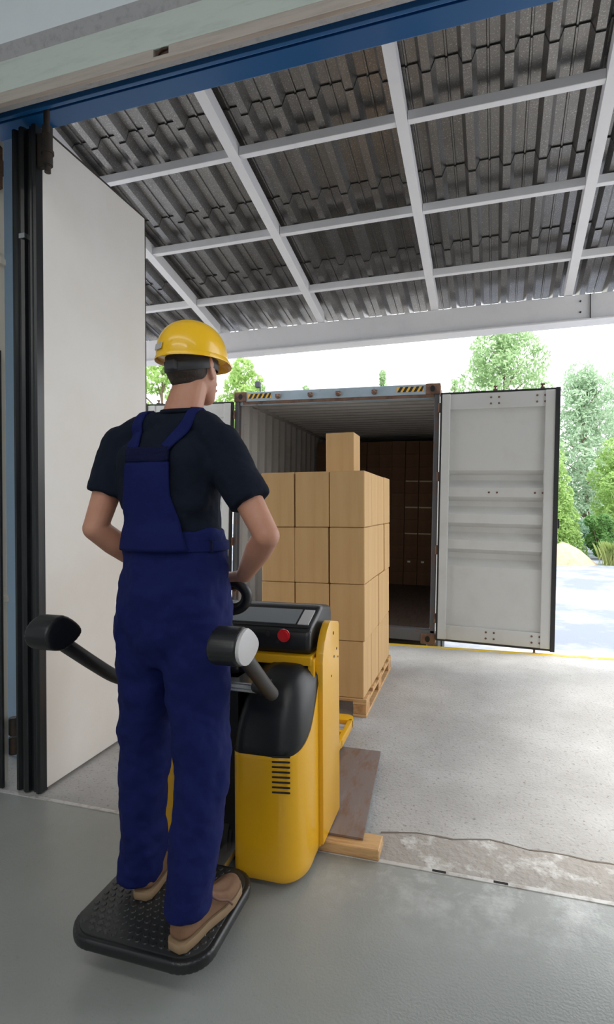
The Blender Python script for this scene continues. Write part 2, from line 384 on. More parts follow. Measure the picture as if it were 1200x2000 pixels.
b = B(); b.sphere((-2.09, 2.27, 3.585), (.055, .05, .028)); b.box((-2.12, 2.22, 3.58), (-1.97, 2.27, 3.60), .006); b.build('roller_bracket', 'rust', d)
b = B(); b.box((-2.262, 2.286, 2.92), (-2.225, 2.32, 2.945)); b.build('seal_clip', 'chrome', d)
b = B()
for k in (0, 1): b.cyl((-2.405, 2.37, .16+k*.105), (-2.405, 2.37, .255+k*.105), .026, bev=.004)
b.box((-2.41, 2.365, .30), (-2.31, 2.38, .34)); b.box((-2.41, 2.365, .17), (-2.31, 2.38, .21)); b.build('lower_hinge', 'hinge', d)
d2 = empty('folding_door_leaf', (-2.8, 2.35, 0), 'cream door leaf folded against the wall at the far left with a dark edge strip', 'door')
b = B(); b.box((-3.6, 2.32, .02), (-2.432, 2.36, 3.5), .004); b.build('door_panel', 'cream', d2)
b = B(); b.box((-2.56, 2.285, .01), (-2.395, 2.30, 2.35), .004); b.build('rubber_edge_seal', 'rubber', d2)
b = B(); b.cyl((-2.42, 2.30, 3.22), (-2.42, 2.30, 3.44), .03, bev=.005); b.cyl((-2.42, 2.30, 3.29), (-2.42, 2.30, 3.37), .034, bev=.003); b.build('upper_hinge', 'rust', d2)
for z in (2.82, 1.0):
    b = B(); b.box((-2.6, 2.305, z), (-2.405, 2.345, z+.035), .006); b.box((-2.6, 2.31, z+.06), (-2.415, 2.34, z+.085), .004); b.build('cross_rail', 'cream', d2)

# ---------------------------------------------------------------- shipping container
CR = R(1.35)
ct = empty('shipping_container', (-1.605, 6.1, .02), 'open grey blue shipping container parked with its rear against the loading dock', 'container', rot=(0, CR, 0))
CM = WM[ct.name]
W2, HH, LL = 1.219, 2.876, 6.06
def cpart(b, name, m, parent=ct, smooth=None): return b.build(name, m, parent, smooth, local=True)
for sx in (-1, 1):
    b = B(); b.box((sx*W2-.055*(sx > 0)-.0*(sx < 0), 0, .12) if sx > 0 else (-W2, 0, .12), (W2, .08, HH-.12) if sx > 0 else (-W2+.055, .08, HH-.12), .008)
    cpart(b, 'corner_post', 'dark_post')
    for z in (0, HH-.12):
        b = B(); x0 = W2-.15 if sx > 0 else -W2
        b.box((x0-.01*(sx < 0), -.012, z), (x0+.15+.01*(sx > 0), .17, z+.12), .012)
        c = cpart(b, 'corner_casting', 'rust')
        b = B(); xc = x0+.075
        b.prism([(xc+.026*math.cos(t), z+.06+.034*math.sin(t)) for t in [k*math.pi/8 for k in range(16)]], 'y', -.0145, -.002)
        b.build('casting_hole', 'black_slot', c, None, local=True)
b = B(); b.box((-W2+.14, .0, HH-.118), (W2-.14, .1, HH-.004), .006); b.box((-W2+.06, .02, HH-.16), (W2-.06, .07, HH-.118)); hd = cpart(b, 'rear_header', 'cont_blue')
b = B(); b.box((-W2+.10, .005, HH-.152), (W2-.06, .018, HH-.120)); cpart(b, 'header_rust_edge', 'rust')
for x0 in (-W2+.17, W2-.17-.30):
    b = B(); bk = B()
    b.box((x0, -.002, HH-.085), (x0+.30, .004, HH-.028)); hz = b.build('hazard_strip', 'haz_yellow', ct, None, local=True)
    for k in range(5):
        xa = x0+.008+k*.06
        q = [(xa, HH-.085), (xa+.032, HH-.085), (min(xa+.064, x0+.30), HH-.028), (xa+.032, HH-.028)]
        bk.prism(q, 'y', -.004, -.001)
    bk.build('black_stripes', 'haz_black', hz, None, local=True)
for x in (-.66, -.255, .08, .50):
    b = B(); b.sphere((x, -.012, HH-.075), (.032, .028, .026)); b.box((x-.03, -.03, HH-.068), (x+.03, .0, HH-.045), .008); b.cyl((x, -.04, HH-.085), (x, 0, HH-.085), .014)
    cpart(b, 'lock_keeper', 'rust', smooth=40)
b = B(); b.box((-W2, .0, .03), (W2, .12, .155), .004); cpart(b, 'door_sill', 'dark_post')
b = B(); b.box((-W2+.04, .10, .10), (W2-.04, LL, .15)); cpart(b, 'plywood_floor', 'plywood')
def corr(y0, y1, pitch, depth):
    out = []; y = y0
    while y < y1-.01:
        for dy, o in ((0, 0), (.28, 0), (.5, depth), (.78, depth)):
            yy = y+dy*pitch
            if yy < y1: out.append((yy, o))
        y += pitch
    out.append((y1, 0)); return out
for sx in (-1, 1):
    pr = corr(.10, LL, .275, .05); xw = sx*(W2-.035)
    b = B(); b.loft([[V((xw+sx*o, y, .15)) for y, o in pr], [V((xw+sx*o, y, HH-.03)) for y, o in pr]], cap=False, closed=False)
    o = cpart(b, 'side_wall', 'cont_grey'); md = o.modifiers.new('t', 'SOLIDIFY'); md.thickness = .003
    b = B(); b.box((xw-.03, .08, HH-.10), (xw+.03, LL, HH-.02)); b.box((xw-.03, .08, .02), (xw+.03, LL, .16)); cpart(b, 'side_rail', 'cont_grey')
pr = corr(.10, LL, .22, .05)
b = B(); b.loft([[V((-W2+.03, y, HH-.075+o)) for y, o in pr], [V((W2-.03, y, HH-.075+o)) for y, o in pr]], cap=False, closed=False)
o = cpart(b, 'roof_panel', 'cont_grey'); md = o.modifiers.new('t', 'SOLIDIFY'); md.thickness = .003
b = B(); b.box((-W2+.02, LL-.04, .0), (W2-.02, LL, HH-.02)); cpart(b, 'end_wall', 'cont_grey')

def door_leaf(hx, sx, ang):
    """leaf in local coords: width along +sx x from the hinge, inner face towards -y"""
    Wd, z0, z1 = 1.165, .085, 2.735
    T = Matrix.Translation((hx, -.02, 0)) @ Matrix.Rotation(ang, 4, 'Z') @ Matrix.Diagonal((sx, 1, 1, 1))
    def mk(b, name, m, par, smooth=None):
        bmesh.ops.transform(b.bm, matrix=T, verts=b.bm.verts)
        bmesh.ops.recalc_face_normals(b.bm, faces=b.bm.faces)
        return b.build(name, m, par, smooth, local=True)
    # panel with four horizontal recesses
    prof = [(z0+.14, 0), (z0+.52, 0)]
    z = z0+.80
    for k in range(4):
        prof += [(z, 0), (z+.085, .08), (z+.145, .08), (z+.190, 0)]; z += .281
    prof += [(z1-.14, 0)]
    b = B(); b.loft([[V((.1, -.005+o, zz)) for zz, o in prof], [V((Wd-.11, -.005+o, zz)) for zz, o in prof]], cap=False, closed=False)
    lf = mk(b, 'door_leaf', 'door_paint', ct); md = lf.modifiers.new('t', 'SOLIDIFY'); md.thickness = .003
    for xa, xb in ((.02, .105), (Wd-.115, Wd-.02)):
        b = B(); b.box((xa, -.045, z0), (xb, .095, z1), .006); mk(b, 'stile', 'door_paint', lf)
    for za, zb in ((z1-.165, z1), (z0, z0+.155)):
        b = B(); b.box((.1, -.03, za), (Wd-.11, .03, zb), .005); mk(b, 'rail', 'door_paint', lf)
    b = B(); g = .022
    for lo, hi in (((-.0, -.03, z0-g), (.022, .035, z1+g)), ((Wd-.022, -.055, z0-g), (Wd+.022, .04, z1+g)), ((0, -.03, z1), (Wd, .035, z1+g)), ((0, -.03, z0-g), (Wd, .035, z0))): b.box(lo, hi, .004)
    mk(b, 'rubber_gasket', 'gasket', lf)
    for zz, yy in ((z1-.05, -.032), (z1-.115, -.032), (z0+.05, -.032), (z0+.115, -.032), (z0+.80+.281*3-.045, -.008)):
        for x in (.52, .60, .97, 1.045):
            if sx < 0: continue
            b = B(); b.sphere((x, yy, zz), (.011, .008, .011), 2); mk(b, 'bolt', 'rust', lf)
    for x, zz, s in ((.56, z1+g, 1), (1.02, z1+g, 1), (1.0, z0-g, -1)):
        b = B(); b.box((x-.02, -.012, zz-.005), (x+.02, .03, zz+.02) if s > 0 else (x+.02, .03, zz+.005), .003)
        b.cyl((x, .01, zz), (x, .01, zz+s*.045), .010); b.box((x-.018, -.004, min(zz+s*.04, zz+s*.055)), (x+.022, .02, max(zz+s*.04, zz+s*.055)), .003)
        mk(b, 'cam_lock', 'rust', lf)
    b = B(); b.box((Wd+.02, 0, 1.32), (Wd+.045, .03, 1.42), .004); mk(b, 'latch', 'gasket', lf)
    for zz in (.25, 1.0, 1.8, 2.55):
        b = B(); b.cyl((-.01, .0, zz), (-.01, .0, zz+.10), .018, n=12); mk(b, 'hinge_pin', 'rust', lf)
    return lf
tag(door_leaf(W2+.015, 1, R(-2.0)), 'grey inner face of the right open leaf with three raised bands')
tag(door_leaf(-W2-.015, -1, R(2.0)), 'left open leaf, mostly hidden behind the worker')

# trailer below the container
tr = empty('trailer', (-1.6, 9, -1.2), 'dark truck trailer carrying the shipping container, seen through the gap beneath', 'trailer')
b = B()
for x in (-2.15, -1.2): b.box((x, 6.25, -.36), (x+.14, 12.1, -.07), .01)
for y in (6.5, 8.5, 10.5, 11.9): b.box((-2.7, y, -.2), (-.5, y+.12, -.08), .01)
b.build('chassis', 'dark_metal', tr)
for y in (8.2, 9.5):
    b = B(); b.cyl((-2.6, y, -.72), (-.6, y, -.72), .06); b.box((-2.1, y-.05, -.72), (-2.03, y+.05, -.3)); b.box((-1.17, y-.05, -.72), (-1.1, y+.05, -.3)); b.build('axle', 'dark_metal', tr)
    for x in (-2.75, -.75):
        b = B(); b.cyl((x, y, -.72), (x+.3, y, -.72), .48, n=32, bev=.05); b.build('wheel', 'tyre', tr, 40)
b = B(); b.box((-2.75, 6.2, -.34), (-.45, 6.28, -.14), .01); b.build('rear_bumper', 'dark_metal', tr)
for x in (-1.3, -2.05):
    b = B(); b.box((x, 11.3, -1.2), (x+.15, 11.45, -.3)); b.build('landing_leg', 'dark_metal', tr)

# ---------------------------------------------------------------- cartons in the back of the container
def carton_mesh(sx, sy, sz, m, name='cardboard_box', bev=.004):
    b = B(); b.box((-sx/2, -sy/2, 0), (sx/2, sy/2, sz), bev, 1)
    return b
base_sm = None
cx0, cw, chh, y_wall = -1.17, .2335, .2285, 3.45
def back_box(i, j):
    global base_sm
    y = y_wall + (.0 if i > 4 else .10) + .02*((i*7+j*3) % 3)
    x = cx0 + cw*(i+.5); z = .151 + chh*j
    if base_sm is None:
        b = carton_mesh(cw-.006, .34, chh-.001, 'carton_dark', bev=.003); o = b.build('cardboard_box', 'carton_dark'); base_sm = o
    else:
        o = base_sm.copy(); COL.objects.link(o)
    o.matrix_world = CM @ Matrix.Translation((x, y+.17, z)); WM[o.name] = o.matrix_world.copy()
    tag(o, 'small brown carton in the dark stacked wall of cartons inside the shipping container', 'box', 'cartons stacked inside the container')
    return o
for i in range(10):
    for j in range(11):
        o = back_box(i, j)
        if (i, j) in ((7, 1), (8, 1)):
            wh = {7: 'small dark carton with a white paper sticker, just right of the pallet stack', 8: 'small dark carton with a white paper sticker, near the container wall'}[i]
            o['label'] = wh
            b = B(); b.box((-.05, -.1725, .16), (.0, -.169, .19))
            s = b.build('sticker', 'paper', o, None, local=True)
        elif i in (7, 8) and j in (3, 5, 7):
            b = B(); b.box((-cw*.46, -.172, .20), (cw*.46, -.1695, .222)); s = b.build('tape_strip', 'tape', o, None, local=True)
            o['label'] = 'small carton with a shiny tape band along its top edge, deep inside the container'
            o['group'] = 'taped cartons inside the container'
        elif (i, j) == (9, 5):
            b = B(); b.box((-.06, -.172, .02), (-.03, -.1695, .2)); s = b.build('tape_strip', 'tape', o, None, local=True)
            o['label'] = 'small carton with an upright strip of tape, deep inside the container beside its wall'

# ---------------------------------------------------------------- pallet and the carton stack
pl = empty('wooden_pallet', (-1.12, 4.43, 0), 'pale wooden pallet on the dock under the stack of cartons', 'pallet')
PX0, PX1, PY0, PY1 = -1.525, -.715, 3.815, 5.055
for k in range(5):
    y = PY0 + (PY1-PY0-.145)*k/4
    b = B(); b.box((PX0, y, .108), (PX1, y+.145, .130), .003, 1); b.build('deck_board', 'wood', pl)
for x in (PX0, (PX0+PX1)/2-.05, PX1-.1):
    b = B(); b.box((x, PY0, .0), (x+.1, PY1, .02), .003, 1); b.build('bottom_board', 'wood', pl)
    b = B(); b.box((x, PY0, .09), (x+.1, PY1, .108), .003, 1); b.build('stringer_board', 'wood', pl)
    for y in (PY0+.002, (PY0+PY1)/2-.07, PY1-.142):
        b = B(); b.box((x+.002, y, .02), (x+.098, y+.14, .09), .004, 1); b.build('block', 'wood_end', pl)
bw, bd, bh = .262, .302, .409
rows = ['bottom row', 'second row up', 'third row up', 'top row']
colx = [-1.3875, -1.122, -.858]
coln = ['beside the worker on the front face', 'in the middle of the front face', 'at the front right corner']
sidn = ['', 'second back along the stack\'s right side', 'third back along the stack\'s right side', 'at the far end of the stack\'s right side']
rng = random.Random(3); base_big = None
for j in range(4):
    for k in range(4):
        for i in range(3):
            hid = (k > 0 and i < 2)
            if hid and not (i == 1 and k == 3 and j == 3) and not (j == 3 and k == 1): 
                if not (i == 1 and k == 3): continue
            x = colx[i] + rng.uniform(-.004, .004); y = PY0+.008+bd*(k+.5)+.004*k; z = .131+.4105*j
            if i == 2: x += rng.uniform(-.008, .006)
            if base_big is None:
                b = carton_mesh(bw-.004, bd-.004, bh-.002, 'carton', bev=.005); o = b.build('cardboard_box', 'carton'); base_big = o
            else: o = base_big.copy(); COL.objects.link(o)
            o.location = (x, y, z); o.rotation_euler = (0, 0, rng.uniform(-.012, .012) if k else rng.uniform(-.006, .006))
            if k == 0: lb = 'tan cardboard box %s, %s' % (coln[i], rows[j])
            elif i == 2: lb = 'tan cardboard box %s, %s' % (sidn[k], rows[j])
            else: lb = None
            if lb is None:
                bpy.data.objects.remove(o); continue
            tag(o, lb, 'box', 'cartons on the pallet')
# the single carton on top, standing on a supporting column at the back of the stack
for j in range(4):
    o = base_big.copy(); COL.objects.link(o); o.location = (-1.125, PY0+.008+bd*3.5+.012, .131+.4105*j); o.rotation_euler = (0, 0, 0)
    tag(o, 'tan cardboard box inside the back of the pallet stack, %s' % rows[j], 'box', 'cartons on the pallet')
o = base_big.copy(); COL.objects.link(o); o.location = (-1.125, PY0+.008+bd*3.5+.012, .131+.4105*4); o.rotation_euler = (0, 0, R(1))
tag(o, 'single tan cardboard box standing alone on top of the pallet stack', 'box', 'cartons on the pallet')

# ---------------------------------------------------------------- steel ramp plate and the plank under it
b = B(); b.prism([(-1.45, 2.31), (-.452, 2.318), (-.53, 3.29), (-1.5, 3.29)], 'z', .053, .062)
for v in b.bm.verts: v.co.z += -.050*max(0, (v.co.y-2.31)/.98)
o = b.build('steel_ramp_plate', 'rusty_plate', loc=(-1, 2.8, .03)); tag(o, 'rust stained steel ramp plate lying on the concrete beside the yellow pallet truck', 'plate')
b = B(); b.box((-1.42, 2.268, .004), (-.375, 2.385, .049), .004, 1)
for v in b.bm.verts:
    v.co.z += .0015*noise.noise(v.co*20) if v.co.z > .02 else 0
b2 = b; o = b2.build('wooden_plank', 'wood', loc=(-.9, 2.33, 0)); tag(o, 'short pale wooden plank propping the near end of the steel plate', 'plank')

# ---------------------------------------------------------------- ride-on pallet truck
tk = empty('pallet_truck', (-1.0, 2.3, 0), 'yellow and black ride-on electric pallet truck carrying the worker', 'pallet truck')
TC = -.995                       # centre line of the truck
def mirx(pts): return [(2*TC-p[0],)+tuple(p[1:]) for p in pts]
def pod(sgn):
    # plan outline, right pod; the outer front corner is strongly rounded
    xo, xi, yf, yb, rr = -.622, -.915, 1.972, 2.255, .10
    P = [(xi, yb), (xi, yf+.03), (xi+.01, yf+.008), (xi+.03, yf)]
    P += [(xi+.03+(xo-rr-xi-.03)*k/6, yf+.0) for k in range(1, 6)]
    P += [(xo-rr+rr*math.sin(a), yf+rr*1.5-rr*1.5*math.cos(a)) for a in [k*math.pi/2/10 for k in range(11)]]
    P += [(xo, yf+rr*1.5+(yb-yf-rr*1.5)*k/4) for k in range(1, 5)]
    if sgn < 0: P = mirx(P)[::-1]
    cx, cy = sum(p[0] for p in P)/len(P), yb
    def zb(y): u = (y-yf)/(yb-yf); return .532+.285*u**1.7
    def inset(p, d): 
        v = V((p[0]-cx, (p[1]-yb)*1.0)); l = v.length or 1
        return (p[0]-v.x/l*d, min(p[1]-v.y/l*d, yb))
    def ring(d, zf, ymv=0): return [V((*inset(p, d), zf(p[1]))) for p in P]
    b = B()
    b.loft([ring(.03, lambda y: .03), ring(.012, lambda y: .034), ring(.003, lambda y: .05), ring(0, lambda y: .08)] + [ring(0, lambda y, t=t: .09+(zb(y)-.09)*t) for t in (.2, .4, .6, .8, .95)] + [ring(0, lambda y: zb(y)-.006), ring(.006, zb)])
    fc = b.build('front_cover', 't_yellow', tk, 45)
    b = B(); b.loft([ring(.004, lambda y: zb(y)-.004), ring(.0, lambda y: zb(y)+.004), ring(.004, lambda y: zb(y)+.03), ]+[[V((p[0]+(cx-p[0])*t, p[1]+(yb-p[1])*t, (zb(p[1])+.03)*(1-q)+.845*q)) for p in P] for t, q in ((.04, .18), (.09, .36), (.17, .56), (.28, .74), (.42, .88), (.6, .97), (.8, 1.0))])
    b.build('knee_pad', 't_black', tk, 50)
    if sgn > 0:
        b = B()
        for k in range(8):
            z = .398+.0198*k
            b.box((-.038, -.004, -.0035), (.038, .002, .0035), .003, 2, Matrix.Translation((-.706, yf+.001, z)) @ Matrix.Rotation(R(-5), 4, 'Y'))
        b.build('vent_slots', 'haz_black', fc)
pod(1); pod(-1)
b = B(); b.box((-.925, 2.06, .06), (-1.075, 2.26, .80), .02); b.box((-.93, 2.13, .75), (-1.06, 2.26, .86), .01); b.build('drive_housing', 't_black', tk)
# upright frame behind the pods
b = B(); b.box((-1.372, 2.225, .05), (-.618, 2.262, .835), .004); b.prism([(2.185, .832), (2.185, .872), (2.262, .872), (2.262, .832)], 'x', -1.36, -.645, .006)
b.box((-.662, 2.19, .5), (-.634, 2.24, .86), .006); b.box((-1.356, 2.19, .5), (-1.328, 2.24, .86), .006)
b.build('frame', 't_yellow', tk)
b = B(); b.box((-1.35, 2.262, .075), (-.64, 2.57, .87), .02); b.build('battery_box', 't_yellow', tk)
def side(sgn):
    x0, x1 = (-.636, -.602) if sgn > 0 else (2*TC+.602, 2*TC+.636)
    P = [(2.215, .066), (2.215, .84), (2.225, .88), (2.25, .925), (2.29, .965), (2.33, .988), (2.36, .995), (2.50, .965), (2.515, .95), (2.515, .066)]
    b = B(); b.prism(P, 'x', x0, x1, .006); p = b.build('side_plate', 't_yellow', tk, 35)
    if sgn > 0:
        b = B()
        for y, z, r in ((2.40, .93, .008), (2.46, .845, .006), (2.41, .82, .006), (2.36, .745, .005), (2.485, .80, .004)): b.cyl((-.603, y, z), (-.6005, y, z), r, n=10)
        b.build('bolt_holes', 'haz_black', p)
side(1); side(-1)
# black hood with sloping display panel
HP = [(2.215, .872), (2.20, .905), (2.205, .965), (2.225, .985), (2.245, .993), (2.36, 1.035), (2.385, 1.05), (2.42, 1.055), (2.56, 1.03), (2.58, 1.0), (2.58, .86)]
b = B(); b.prism(HP, 'x', -1.335, -.655, .022, 3); hood = b.build('hood', 't_black', tk, 50)
b = B(); b.prism([(2.245, .991), (2.36, 1.033), (2.358, 1.039), (2.243, .997)], 'x', -1.30, -.735, .002); b.build('display_panel', 't_grey', hood)
b = B(); b.prism([(2.245, .991), (2.36, 1.033), (2.358, 1.0385), (2.243, .9965)], 'x', -.725, -.675, .002); b.build('corner_panel', 'cap_grey', hood)
es = V((-.765, 2.196, .958))
b = B(); b.cyl(es+V((0, .015, 0)), es-V((0, .012, 0)), .014); st = b.build('emergency_stop_button', 'red', hood, 40)
st.data.materials.clear(); st.data.materials.append(M['t_black'])
b = B(); b.cyl(es-V((0, .010, 0)), es-V((0, .026, 0)), .029, .027, n=28, bev=.006); b.build('red_mushroom', 'red', st, 50)
b = B(); b.cyl((-.80, 2.203, .925), (-.80, 2.197, .925), .008, n=12); b.cyl((-.845, 2.203, .955), (-.845, 2.197, .955), .010, n=12); b.build('key_switch', 'tube', hood)
# steering tiller with loop handle
b = B(); b.tube([(TC, 2.15, .80), (TC, 2.10, .95), (TC, 2.02, 1.06), (TC, 1.95, 1.12)], [.05, .045, .04, .036]); b.box((TC-.06, 1.90, 1.09), (TC+.06, 1.99, 1.17), .025, 3); til = b.build('tiller', 't_black', tk, 50)
hz_, hy = 1.215, 1.905
loop = []
for s in (1, -1):
    L = [(TC+s*.015, hy, hz_), (TC+s*.09, hy, hz_+.003), (TC+s*.145, hy, hz_-.006), (TC+s*.172, hy+.008, hz_-.035), (TC+s*.165, hy+.018, hz_-.072), (TC+s*.13, hy+.028, hz_-.10), (TC+s*.05, hy+.035, hz_-.115)]
    b = B(); b.tube(L, [.017, .019, .019, .021, .022, .024, .028]); b.build('handle_grip', 't_black', til, 60)
b = B(); b.box((TC-.085, hy+.005, hz_-.13), (TC+.085, hy+.065, hz_-.015), .02, 3); b.box((TC-.03, hy-.005, hz_-.04), (TC+.03, hy+.04, hz_+.025), .014, 3); b.build('control_head', 't_black', til, 50)
b = B(); b.sphere((TC+.075, hy-.012, hz_-.045), (.018, .012, .024)); b.build('thumb_switch', 'red', til, 60)
# folding side guards with padded ends
def guard(s):
    X = lambda dx: TC+s*dx
    b = B(); b.tube([(X(.20), 1.94, .815), (X(.26), 1.90, .818), (X(.305), 1.83, .832), (X(.32), 1.765, .865), (X(.328), 1.66, .94), (X(.334), 1.56, 1.015), (X(.336), 1.50, 1.06)], .025); g = b.build('side_guard', 'tube', tk, 60)
    # pad: teardrop outline in y/z
    O = []
    for k in range(24):
        t = 2*math.pi*k/24; y = math.cos(t); z = math.sin(t)
        O.append((1.46+.082*y*(1 if y < 0 else 1.05), 1.098+.058*z*(1-.38*max(0, y))-.012*max(0, y)))
    a, c = X(.275), X(.365)
    b = B(); b.prism(O, 'x', min(a, c), max(a, c), .012, 3); b.build('arm_pad', 't_black', g, 50)
    if s < 0: return
    a, c = X(.363), X(.375)
    b = B(); b.prism([(1.46+(p[0]-1.46)*.93, 1.096+(p[1]-1.096)*.93) for p in O], 'x', min(a, c), max(a, c), .004); b.build('end_cap', 'cap_grey', g, 50)
guard(1); guard(-1)
b = B(); b.box((-1.22, 1.93, .80), (-.76, 1.95, .822), .005); b.box((-1.20, 1.94, .785), (-.78, 2.20, .80), .004); b.build('guard_bracket', 'chrome', tk)
# forks
for s in (1, -1):
    X = lambda a: TC+s*a
    def bx(b, xa, xb, *r): lo, hi = r[:2]; b.box((min(X(xa), X(xb)), lo[0], lo[1]), (max(X(xa), X(xb)), hi[0], hi[1]), *r[2:])
    b = B()
    bx(b, .085, .245, (2.54, .054), (3.20, .100), .006)
    bx(b, .085, .115, (3.18, .045), (3.52, .100), .006); bx(b, .215, .245, (3.18, .045), (3.52, .100), .006)
    bx(b, .09, .24, (3.30, .07), (3.33, .098), .003)
    O = [(X(.085), 3.49), (X(.245), 3.49), (X(.245), 3.53), (X(.232), 3.575), (X(.20), 3.595), (X(.13), 3.595), (X(.098), 3.575), (X(.085), 3.53)]
    b.prism(O, 'z', .045, .100, .005)
    f = b.build('fork', 't_yellow', tk, 40)
    for y in (3.385, 3.45):
        b = B(); b.cyl((X(.118), y, .0415), (X(.212), y, .0415), .041, n=24, bev=.004); b.build('load_roller', 'cap_grey', f, 40)
b = B(); b.cyl((TC-.04, 2.15, .115), (TC+.04, 2.15, .115), .114, n=32, bev=.012); b.build('drive_wheel', 'tyre', tk, 40)
for s in (1, -1):
    b = B(); b.cyl((TC+s*.28-.02, 2.16, .05), (TC+s*.28+.02, 2.16, .05), .05, n=24, bev=.006); b.build('caster', 'tyre', tk, 40)
# standing platform
PX = -1.01
def rrect(x0, x1, y0, y1, r, n=8):
    out = []
    for cx, cy, a0 in ((x1-r, y1-r, 0), (x0+r, y1-r, 90), (x0+r, y0+r, 180), (x1-r, y0+r, 270)):
        for k in range(n+1):
            a = R(a0+90*k/n); out.append((cx+r*math.cos(a), cy+r*math.sin(a)))
    return out
b = B(); b.prism(rrect(-1.272, -.764, 1.426, 1.885, .10), 'z', .098, .138, .016, 4); pf = b.build('standing_platform', 't_black', tk, 50)
b = B(); b.prism(rrect(-1.253, -.783, 1.444, 1.865, .085), 'z', .13, .1425, .003, 2)
ny = 0; y = 1.468
while y < 1.86:
    x = -1.2395 + (.0145 if ny % 2 else 0)
    while x < -.79:
        inb = True
        for cx, cy in ((-1.168, 1.531), (-.868, 1.531), (-1.168, 1.78), (-.868, 1.78)):
            if ((x < -1.168) == (cx < -1.0)) and ((x < -1.168) or (x > -.868)) and ((y < 1.531 and cy < 1.6) or (y > 1.78 and cy > 1.6)) and math.hypot(x-cx, y-cy) > .072: inb = False
        if inb: b.cyl((x, y, .142), (x, y, .1455), .0105, .0085, n=10)
        x += .029
    y += .0255; ny += 1
b.build('studded_mat', 'mat_rubber', pf, 30)
b = B(); b.cyl((-1.12, 1.90, .10), (-.90, 1.90, .10), .016); b.box((-1.10, 1.89, .085), (-1.04, 2.07, .115), .006); b.box((-.98, 1.89, .085), (-.92, 2.07, .115), .006); b.build('platform_hinge', 'chrome', pf, 40)

# ---------------------------------------------------------------- the worker
PS = 'person in navy shirt, blue overalls and yellow hard hat standing on the truck platform'
def remesh(o, vox, it=6, fac=.6):
    md = o.modifiers.new('skin', 'REMESH'); md.mode = 'VOXEL'; md.voxel_size = vox; md.use_smooth_shade = True
    sm = o.modifiers.new('relax', 'SMOOTH'); sm.factor = fac; sm.iterations = it
    return o
def wrinkle(o, scale, strength, name):
    tx = bpy.data.textures.new(name, 'CLOUDS'); tx.noise_scale = scale; tx.noise_depth = 2
    md = o.modifiers.new('folds', 'DISPLACE'); md.texture = tx; md.strength = strength; md.mid_level = .5; md.texture_coords = 'LOCAL'
BX = -.975                       # centre line of the trunk
shR, shL = V((-.790, 1.625, 1.715)), V((-1.172, 1.635, 1.72))
elR, elL = V((-.612, 1.585, 1.415)), V((-1.232, 1.565, 1.435))
wrR, wrL = V((-.775, 1.785, 1.262)), V((-1.135, 1.775, 1.262))
hpR, hpL = V((-.885, 1.63, 1.08)), V((-1.07, 1.645, 1.08))
knR, knL = V((-.846, 1.60, .66)), V((-1.112, 1.675, .66))
anR, anL = V((-.856, 1.525, .235)), V((-1.126, 1.675, .235))
HC = V((-.925, 1.700, 1.985))    # head centre
HR = Matrix.Rotation(R(-10), 3, 'Z') @ Matrix.Rotation(R(3), 3, 'X')
def H(x, y, z): return HC + HR @ V((x, y, z))
b = B()
b.hull((H(0, -.012, .03), (.077, .094, .085)), (H(0, .01, -.02), (.070, .085, .075)), sub=3)        # skull
b.hull((H(0, .02, -.03), (.066, .07, .05)), (H(0, .062, -.092), (.034, .03, .024)))                  # jaw, chin
b.hull((H(0, .094, .005), (.010, .010, .012)), (H(0, .112, -.033), (.016, .014, .012)), sub=2)       # nose
b.hull((H(-.022, .088, -.062), (.012, .010, .007)), (H(.022, .088, -.062), (.012, .010, .007)), sub=2)
b.hull((H(-.03, .086, .026), (.02, .012, .009)), (H(.03, .086, .026), (.02, .012, .009)), sub=2)     # brow
for s in (1, -1):
    b.hull((H(s*.077, -.004, .012), (.010, .022, .018)), (H(s*.074, .006, -.028), (.009, .012, .014)), sub=2)   # ears
    b.hull((H(s*.083, -.014, .016), (.006, .012, .020)), (H(s*.079, -.004, -.02), (.006, .010, .010)), sub=2)
b.hull((H(0, -.022, -.055), (.060, .058, .03)), (V((-.945, 1.640, 1.80)), (.070, .064, .04)))         # neck
b.hull((V((-.95, 1.64, 1.79)), (.09, .06, .03)), (shL+V((.03, 0, .0)), .055)); b.hull((V((-.95, 1.64, 1.79)), (.09, .06, .03)), (shR+V((-.03, 0, 0)), .055))
b.hull((V((BX, 1.635, 1.62)), (.165, .105, .13)), (V((BX, 1.64, 1.38)), (.15, .10, .10)))
b.hull((V((BX, 1.64, 1.38)), (.15, .10, .10)), (V((BX, 1.64, 1.16)), (.16, .12, .12)))
for sh, el, wr in ((shR, elR, wrR), (shL, elL, wrL)):
    b.hull((sh, .054), (sh.lerp(el, .45), .049)); b.hull((sh.lerp(el, .45), .049), (el, .041))
    b.hull((el, .042), (el.lerp(wr, .3), .045)); b.hull((el.lerp(wr, .3), .045), (wr, (.029, .028, .026)))
for hp, kn, an in ((hpR, knR, anR), (hpL, knL, anL)):
    b.hull((hp, .075), (kn, .055)); b.hull((kn, .054), (kn.lerp(an, .35), .056)); b.hull((kn.lerp(an, .35), .056), (an, .036))
    b.hull((an, .035), (V((an.x, an.y+.02, .20)), .04)); b.hull((V((an.x, an.y, .195)), .035), (V((an.x+.02, an.y+.13, .185)), .03))
